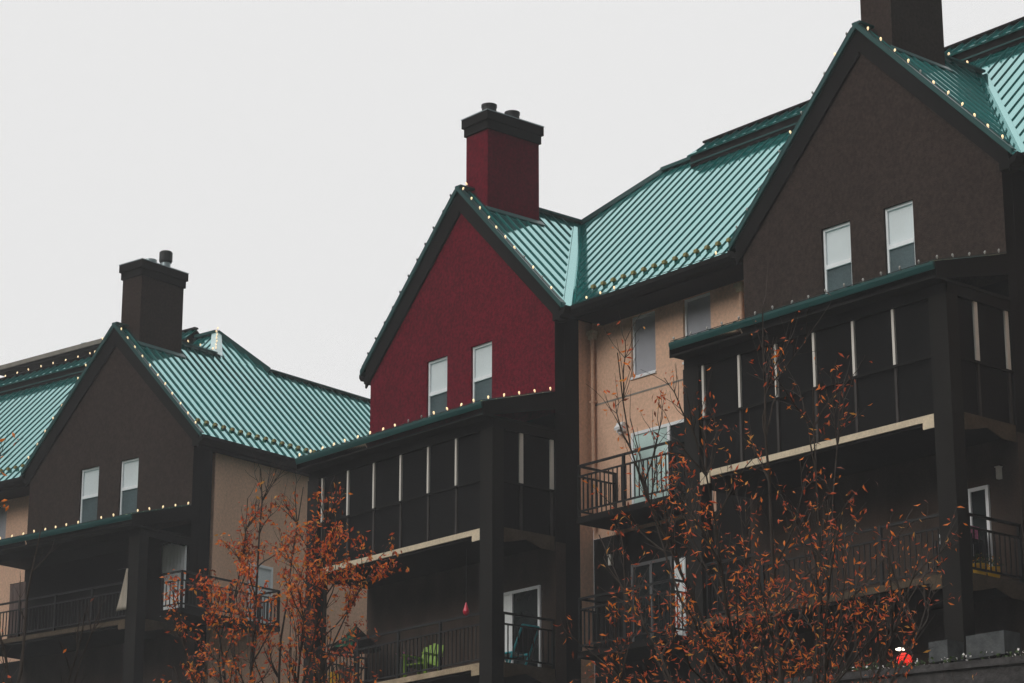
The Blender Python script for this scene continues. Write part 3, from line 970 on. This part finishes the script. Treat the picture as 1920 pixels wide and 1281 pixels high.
def garden_chair():
    T = thing("garden_chair", FA, -3.25, .62, 10.62, "lime green slatted garden chair behind the red house's lower railing", "chair", turn=.25)
    s = MB().prism([(-.28, -.25, .34), (.28, -.25, .34), (.28, .28, .30), (-.28, .28, .30)], (0, 0, .03)).build("seat", M["lime"], T)
    b = MB()
    for i in range(5):
        x = -.24 + .12 * i
        b.prism([(x - .048, .26, .31), (x + .048, .26, .31), (x + .048, .46, .92 - .03 * abs(i - 2)), (x - .048, .46, .92 - .03 * abs(i - 2))], (0, .02, 0))
    b.box(-.28, .28, .30, .33, .40, .46)
    b.build("backrest", M["lime"], T)
    for x in (-.29, .29):
        MB().box(x - .03, x + .03, -.28, -.22, 0, .56).build("leg", M["lime"], T)
        MB().box(x - .03, x + .03, .24, .30, 0, .56).build("leg", M["lime"], T)
        MB().box(x - .055, x + .055, -.32, .34, .561, .59).build("armrest", M["lime"], T)
garden_chair()

def pot_plant(frame, u, w, z, label, pot, flower, seed, r=.16, h=.28, cat="potted plant", n=60, sp=.26, name="potted_plant"):
    rnd = random.Random(seed)
    T = thing(name, frame, u, w, z, label, cat)
    MB().lathe((0, 0, 0), [(r * .7, 0), (r, h * .85), (r * 1.1, h * .86), (r * 1.1, h), (r * .95, h)], 14).build("pot", M[pot], T)
    f = MB(); g = MB()
    for i in range(n):
        a = rnd.uniform(0, 6.283); el = rnd.uniform(.3, 1.5); q = rnd.uniform(.4, 1)
        p = Vector((math.cos(a) * math.cos(el), math.sin(a) * math.cos(el), math.sin(el))) * sp * q + Vector((0, 0, h * .95))
        leaf_quad(g if i % 3 else f, p, rnd, .07 if i % 3 else .06)
    g.build("foliage", M["herb"], T)
    f.build("blossom", M[flower], T)
def leaf_quad(m, p, rnd, s, droop=.4, slim=.45, mi=0):
    d = Vector((rnd.gauss(0, 1), rnd.gauss(0, 1), rnd.gauss(-droop, .7))).normalized()
    x = d.cross(Vector((rnd.gauss(0, 1), rnd.gauss(0, 1), rnd.gauss(0, 1)))).normalized()
    nrm = d.cross(x)
    L_ = s * rnd.uniform(.7, 1.25); wd = L_ * slim * .5
    c = p + d * (L_ * .5) + nrm * (L_ * .10)
    e = p + d * L_ - nrm * (L_ * .12)
    m.add([p, c + x * wd - nrm * wd * .3, e, c - x * wd - nrm * wd * .3, c], [(0, 4, 1), (1, 4, 2), (0, 3, 4), (3, 2, 4)], mi)
pot_plant(FA, -3.62, .42, 11.28 - .45, "small pot of pink and white flowers beside the lime garden chair", "concrete", "pink", 3)
pot_plant(FC, -.36, .95, 10.62, "pot of yellow flowers in the lower side opening of the nearest brown house", "yellow", "leaf_c", 5)
pot_plant(FC, -.36, 1.38, 10.62, "second yellow flowerpot, closer to the wall, nearest brown house's lower side opening", "yellow", "leaf_c", 6, r=.13)
pot_plant(FA, -5.75, .36, 10.9, "pot of pale pink blossoms at the railing between the yellow bucket and the lime chair", "concrete", "petal", 8)

def bucket():
    T = thing("bucket", FA, -6.35, .55, 10.62, "bright yellow bucket behind the left end of the red house's lower railing", "bucket")
    MB().lathe((0, 0, 0), [(.17, 0), (.23, .50), (.245, .50), (.245, .54), (.21, .54)], 18).build("body", M["yellow"], T)
    h = MB()
    for i in range(8):
        a, b = math.pi * i / 8, math.pi * (i + 1) / 8
        h.tube((.24 * math.cos(a), 0, .52 + .22 * math.sin(a)), (.24 * math.cos(b), 0, .52 + .22 * math.sin(b)), .008, n=5)
    h.build("handle", M["iron"], T)
bucket()
def parasol():
    T = thing("parasol", FA, -6.2, .95, 10.62, "half-folded dark parasol with one green panel, above the yellow bucket", "parasol")
    MB().tube((0, 0, 0), (0, 0, 1.75), .02, n=8).build("pole", M["iron"], T)
    MB().lathe((0, 0, 0), [(.24, 0), (.24, .05), (.06, .09)], 14).build("base", M["stone"], T)
    n = 8
    c = MB(); g = MB()
    for i in range(n):
        a, b = 2 * math.pi * i / n, 2 * math.pi * (i + 1) / n
        q = g if i == 6 else c
        q.prism([(0, 0, 1.70), (.62 * math.cos(a), .62 * math.sin(a), 1.12), (.62 * math.cos(b), .62 * math.sin(b), 1.12)], (0, 0, .012))
    c.build("canopy", M["dark"], T); g.build("canopy_panel", M["green"], T)
parasol()
def feeder():
    T = thing("bird_feeder", FA, -1.0, .06, 11.90, "small crimson bird feeder hanging over the red house's lower railing", "bird feeder")
    MB().lathe((0, 0, -.16), [(.01, 0), (.06, .04), (.075, .10), (.045, .19), (.02, .27), (.012, .30)], 14).build("bottle", M["crimson"], T)
    m = MB().tube((0, 0, .14), (0, 0, 1.35), .005, n=5)
    m.build("hanger", M["iron"], T)
feeder()
def boxes():
    T = thing("storage_rack", FC, -1.10, 1.35, 10.62, "rack of pink and white folded cloths in the nearest brown house's lower doorway", "rack")
    f = MB()
    for x in (-.42, .42):
        for y in (-.18, .18):
            f.box(x - .02, x + .02, y - .02, y + .02, 0, .95)
    for z in (.14, .50, .84):
        f.box(-.42, .42, -.18, .18, z, z + .025)
    f.build("frame", M["iron"], T)
    for x0, x1, z, h, c in ((-.36, -.06, .866, .20, "white"), (-.04, .36, .866, .26, "pink"), (-.30, .10, .526, .14, "white"), (.16, .34, .166, .24, "white")):
        m = MB()
        k = 3
        for i in range(k):
            m.box(x0 + .008 * (i % 2), x1 - .008 * (i % 2), -.15 + .01 * (i % 2), .15, z + h * i / k + .002, z + h * (i + 1) / k - .004)
        m.build("folded_cloth", M[c], T)
boxes()

# ================================================================== terrace at the lower right
def ledge():
    T = thing("retaining_wall", FA, 2.0, -3.0, 0, "dark stone retaining wall topped with small white flowers, lower right corner", "wall")
    a0, a1 = 1.0, 17.0
    zt = lambda u: 8.62 - (u - 8.49) * .047
    m = MB()
    n = 26
    for i in range(n):
        u0 = a0 + (a1 - a0) * i / n; u1 = a0 + (a1 - a0) * (i + 1) / n
        m.prism([(u0, 0, 0), (u1, 0, 0), (u1, 0, zt(u1) - .16), (u0, 0, zt(u0) - .16)], (0, .5, 0))
    m.build("stonework", M["stone"], T)
    c = MB(); c.prism([(a0, -.06, zt(a0) - .158), (a1, -.06, zt(a1) - .158), (a1, -.06, zt(a1) - .04), (a0, -.06, zt(a0) - .04)], (0, .62, 0))
    c.build("coping", M["stone"], T)
    rnd = random.Random(3)
    f = MB(); g = MB()
    for i in range(520):
        u = rnd.uniform(10.5, a1)
        leaf_quad(f if i % 3 == 0 else g, Vector((u, rnd.uniform(0, .45), zt(u) - .04 + rnd.uniform(0, .13))), rnd, .07 if i % 3 else .05, -.3, .8)
    tag(f.build("white_flowers", M["petal"], T), kind="stuff"); tag(g.build("ground_cover", M["herb"], T), kind="stuff")
ledge()
def planter(u, w, z, lx, lz, label):
    T = thing("planter", FA, u, w, z, label, "planter", "grey planters on the terrace wall")
    m = MB(); t = .05; d = .42
    m.box(-lx / 2, lx / 2, -d / 2, -d / 2 + t, 0, lz); m.box(-lx / 2, lx / 2, d / 2 - t, d / 2, 0, lz)
    m.box(-lx / 2, -lx / 2 + t, -d / 2 + t, d / 2 - t, 0, lz); m.box(lx / 2 - t, lx / 2, -d / 2 + t, d / 2 - t, 0, lz)
    m.box(-lx / 2 + t, lx / 2 - t, -d / 2 + t, d / 2 - t, 0, .04)
    m.build("trough", M["concrete"], T)
    MB().box(-lx / 2 + t, lx / 2 - t, -d / 2 + t, d / 2 - t, .041, lz - .05).build("soil", M["stone"], T)
planter(14.74, -2.65, 8.45, .40, .34, "smaller square grey planter on the dark stone wall, nearer the red lamp")
planter(15.72, -2.65, 8.41, .78, .38, "wider grey planter on the dark stone wall, right of the smaller planter")
def red_lamp():
    T = thing("lamp", FA, 13.89, -2.72, 8.45, "small lamp with a glowing red globe under a white-hot cap, on the stone wall", "lamp")
    MB().lathe((0, 0, 0), [(.10, 0), (.10, .03), (.05, .05)], 14).build("base", M["iron"], T)
    MB().lathe((0, 0, .05), [(.03, 0), (.10, .02), (.13, .08), (.12, .15), (.06, .205), (.02, .215)], 18).build("globe", M["redglow"], T, smooth=True)
    MB().lathe((-.07, 0, .315), [(.05, 0), (.085, .012), (.085, .03), (.05, .042)], 18).build("light_cap", M["whiteglow"], T)
    m = MB()
    m.tube((.10, 0, .04), (.19, 0, .2), .008, n=5); m.tube((.19, 0, .2), (.10, 0, .355), .008, n=5); m.tube((.10, 0, .355), (-.06, 0, .362), .008, n=5)
    m.build("bracket", M["iron"], T)
red_lamp()

# ================================================================== trees
def make_tree(name, base, height, spread, seed, label, leaf_mix, leaf_p, leaf_size, nlimb=6, first=.35, trunk_r=.13, up=.9, nsub=9, ntwig=6, leaves_per=4, clumps=(), lean=(0, 0), els=(.6, 1.1), lens=(.62, .95), slim=.42):
    """tapered trunk, limbs, sub-branches and twigs; leaves kept with probability leaf_p(world point)"""
    rnd = random.Random(seed)
    base = Vector(base)
    T = bpy.data.objects.new(name, None); COL.objects.link(T)
    T.location = base; T.empty_display_size = .4
    tag(T, label, "tree")
    wood = MB(); twig = MB(); crown = MB()
    lm = [k for k, n_ in enumerate(leaf_mix[1]) for _ in range(n_)]
    def limb(p, d, length, r0, r1, nseg, wob, n, m, curve_up=.0):
        pts = [p]; dirs = [d]
        for i in range(nseg):
            d = (d + Vector((rnd.gauss(0, wob), rnd.gauss(0, wob), rnd.gauss(0, wob) + curve_up))).normalized()
            p = p + d * (length / nseg)
            pts.append(p); dirs.append(d)
        for i in range(nseg):
            ra = r0 + (r1 - r0) * i / nseg; rb = r0 + (r1 - r0) * (i + 1) / nseg
            m.tube(pts[i], pts[i + 1], ra, rb, n, cap=(i == nseg - 1))
        return pts, dirs
    def side(d, ang):
        x = d.orthogonal().normalized(); x.rotate(Matrix.Rotation(rnd.uniform(0, 6.283), 3, d))
        return (d * math.cos(ang) + x * math.sin(ang)).normalized()
    def leaves(p, d, k):
        for _ in range(k):
            w = T.location + p
            if rnd.random() < leaf_p(w):
                leaf_quad(crown, p + Vector((rnd.gauss(0, .035), rnd.gauss(0, .035), rnd.gauss(0, .035))), rnd, leaf_size, .75, slim, rnd.choice(lm))
    def twigs(pts, dirs, k, ln):
        for _ in range(k):
            i = rnd.randint(max(0, len(pts) // 3), len(pts) - 1)
            dd = (side(dirs[i], rnd.uniform(.35, .9)) + Vector((0, 0, .25))).normalized()
            tp, td = limb(pts[i], dd, ln * rnd.uniform(.5, 1.2), .0055, .0022, 4, .12, 3, twig, .04)
            for q in range(1, len(tp)):
                leaves(tp[q], td[q], leaves_per if q > 2 else max(1, leaves_per // 2))
    h0 = height * first
    tp, td = limb(Vector((0, 0, 0)), Vector((lean[0], lean[1], 1)).normalized(), h0 * 1.0, trunk_r, trunk_r * .72, 7, .03, 10, wood)
    lead, ld = limb(tp[-1], td[-1], height * .93 - h0, trunk_r * .62, .008, 12, .06, 8, wood, .05)
    sources = [(lead, ld)]
    for k in range(nlimb):
        i = rnd.randint(len(tp) - 3, len(tp) - 1)
        a = 2 * math.pi * (k + rnd.uniform(-.25, .25)) / nlimb
        el = rnd.uniform(*els)
        d = Vector((math.cos(a) * math.cos(el), math.sin(a) * math.cos(el), math.sin(el))).normalized()
        ln = (height - h0) * rnd.uniform(*lens)
        ln = min(ln, spread / max(.25, math.cos(el)) * rnd.uniform(.8, 1.1))
        lp, ldd = limb(tp[i], d, ln, trunk_r * rnd.uniform(.38, .52), .007, 11, .08, 7, wood, .06)
        sources.append((lp, ldd))
    for pts, dirs in sources:
        for _ in range(nsub):
            i = rnd.randint(2, len(pts) - 2)
            fr = 1 - i / len(pts)
            dd = (side(dirs[i], rnd.uniform(.4, .95)) + Vector((0, 0, .3))).normalized()
            bp, bd = limb(pts[i], dd, spread * rnd.uniform(.28, .7) * (.45 + fr), .017 * (.5 + fr), .0045, 7, .11, 5, wood, .05)
            twigs(bp, bd, ntwig, spread * .2)
        twigs(pts, dirs, ntwig + 2, spread * .24)
    wood.build("trunk", M["bark"], T)
    tw = twig.build("twigs", M["palebark"], T)
    crown.build("crown", [M[k] for k in leaf_mix[0]], T)
    return len(crown.f) // 4
LEAVES = (["leaf_a", "leaf_b", "leaf_c", "leaf_d"], [4, 5, 1, 3])
def sm(a, b, x):
    t = max(0, min(1, (x - a) / (b - a))); return t * t * (3 - 2 * t)
n1 = make_tree("autumn_tree", (-3.8, 39.6, 0), 12.3, 1.75, 9, "bushy orange-leaved tree in front of the tan wall left of the screened porch", LEAVES,
          lambda w: (1 - sm(9.9, 11.4, w.z)) * (.20 + .42 * sm(8.3, 9.3, w.z)), .088, nlimb=20, first=.40, trunk_r=.07, nsub=14, ntwig=7, leaves_per=5, els=(.95, 1.45), lens=(.7, .98))
n2 = make_tree("autumn_tree", (3.3, 31.0, 0), 12.3, 2.55, 18, "wide sparse tree with curled orange leaves in front of the nearest brown house", LEAVES,
          lambda w: .08 + .26 * (1 - sm(7.1, 8.2, w.z)) * (1 - sm(3.7, 4.7, w.x)) + .15 * (1 - sm(10.2, 11.2, w.z)), .092, nlimb=17, first=.36, trunk_r=.06, nsub=11, ntwig=6, leaves_per=4, els=(.72, 1.38), lens=(.75, 1.05), slim=.28)
n3 = make_tree("bare_tree", (-6.75, 37.5, 0), 10.9, 1.3, 5, "thin leafless young tree in front of the far left house's porch", LEAVES,
          lambda w: .012, .09, nlimb=9, first=.5, trunk_r=.07, nsub=5, ntwig=4, leaves_per=1, els=(1.0, 1.4))
n4 = make_tree("autumn_tree", (-7.12, 28.0, 0), 12.2, 1.6, 14, "tree mostly out of frame, a few dark orange leaf sprays at the left edge", LEAVES,
          lambda w: .28, .085, nlimb=9, first=.55, trunk_r=.11, nsub=8, ntwig=5, leaves_per=2, els=(.6, 1.2))
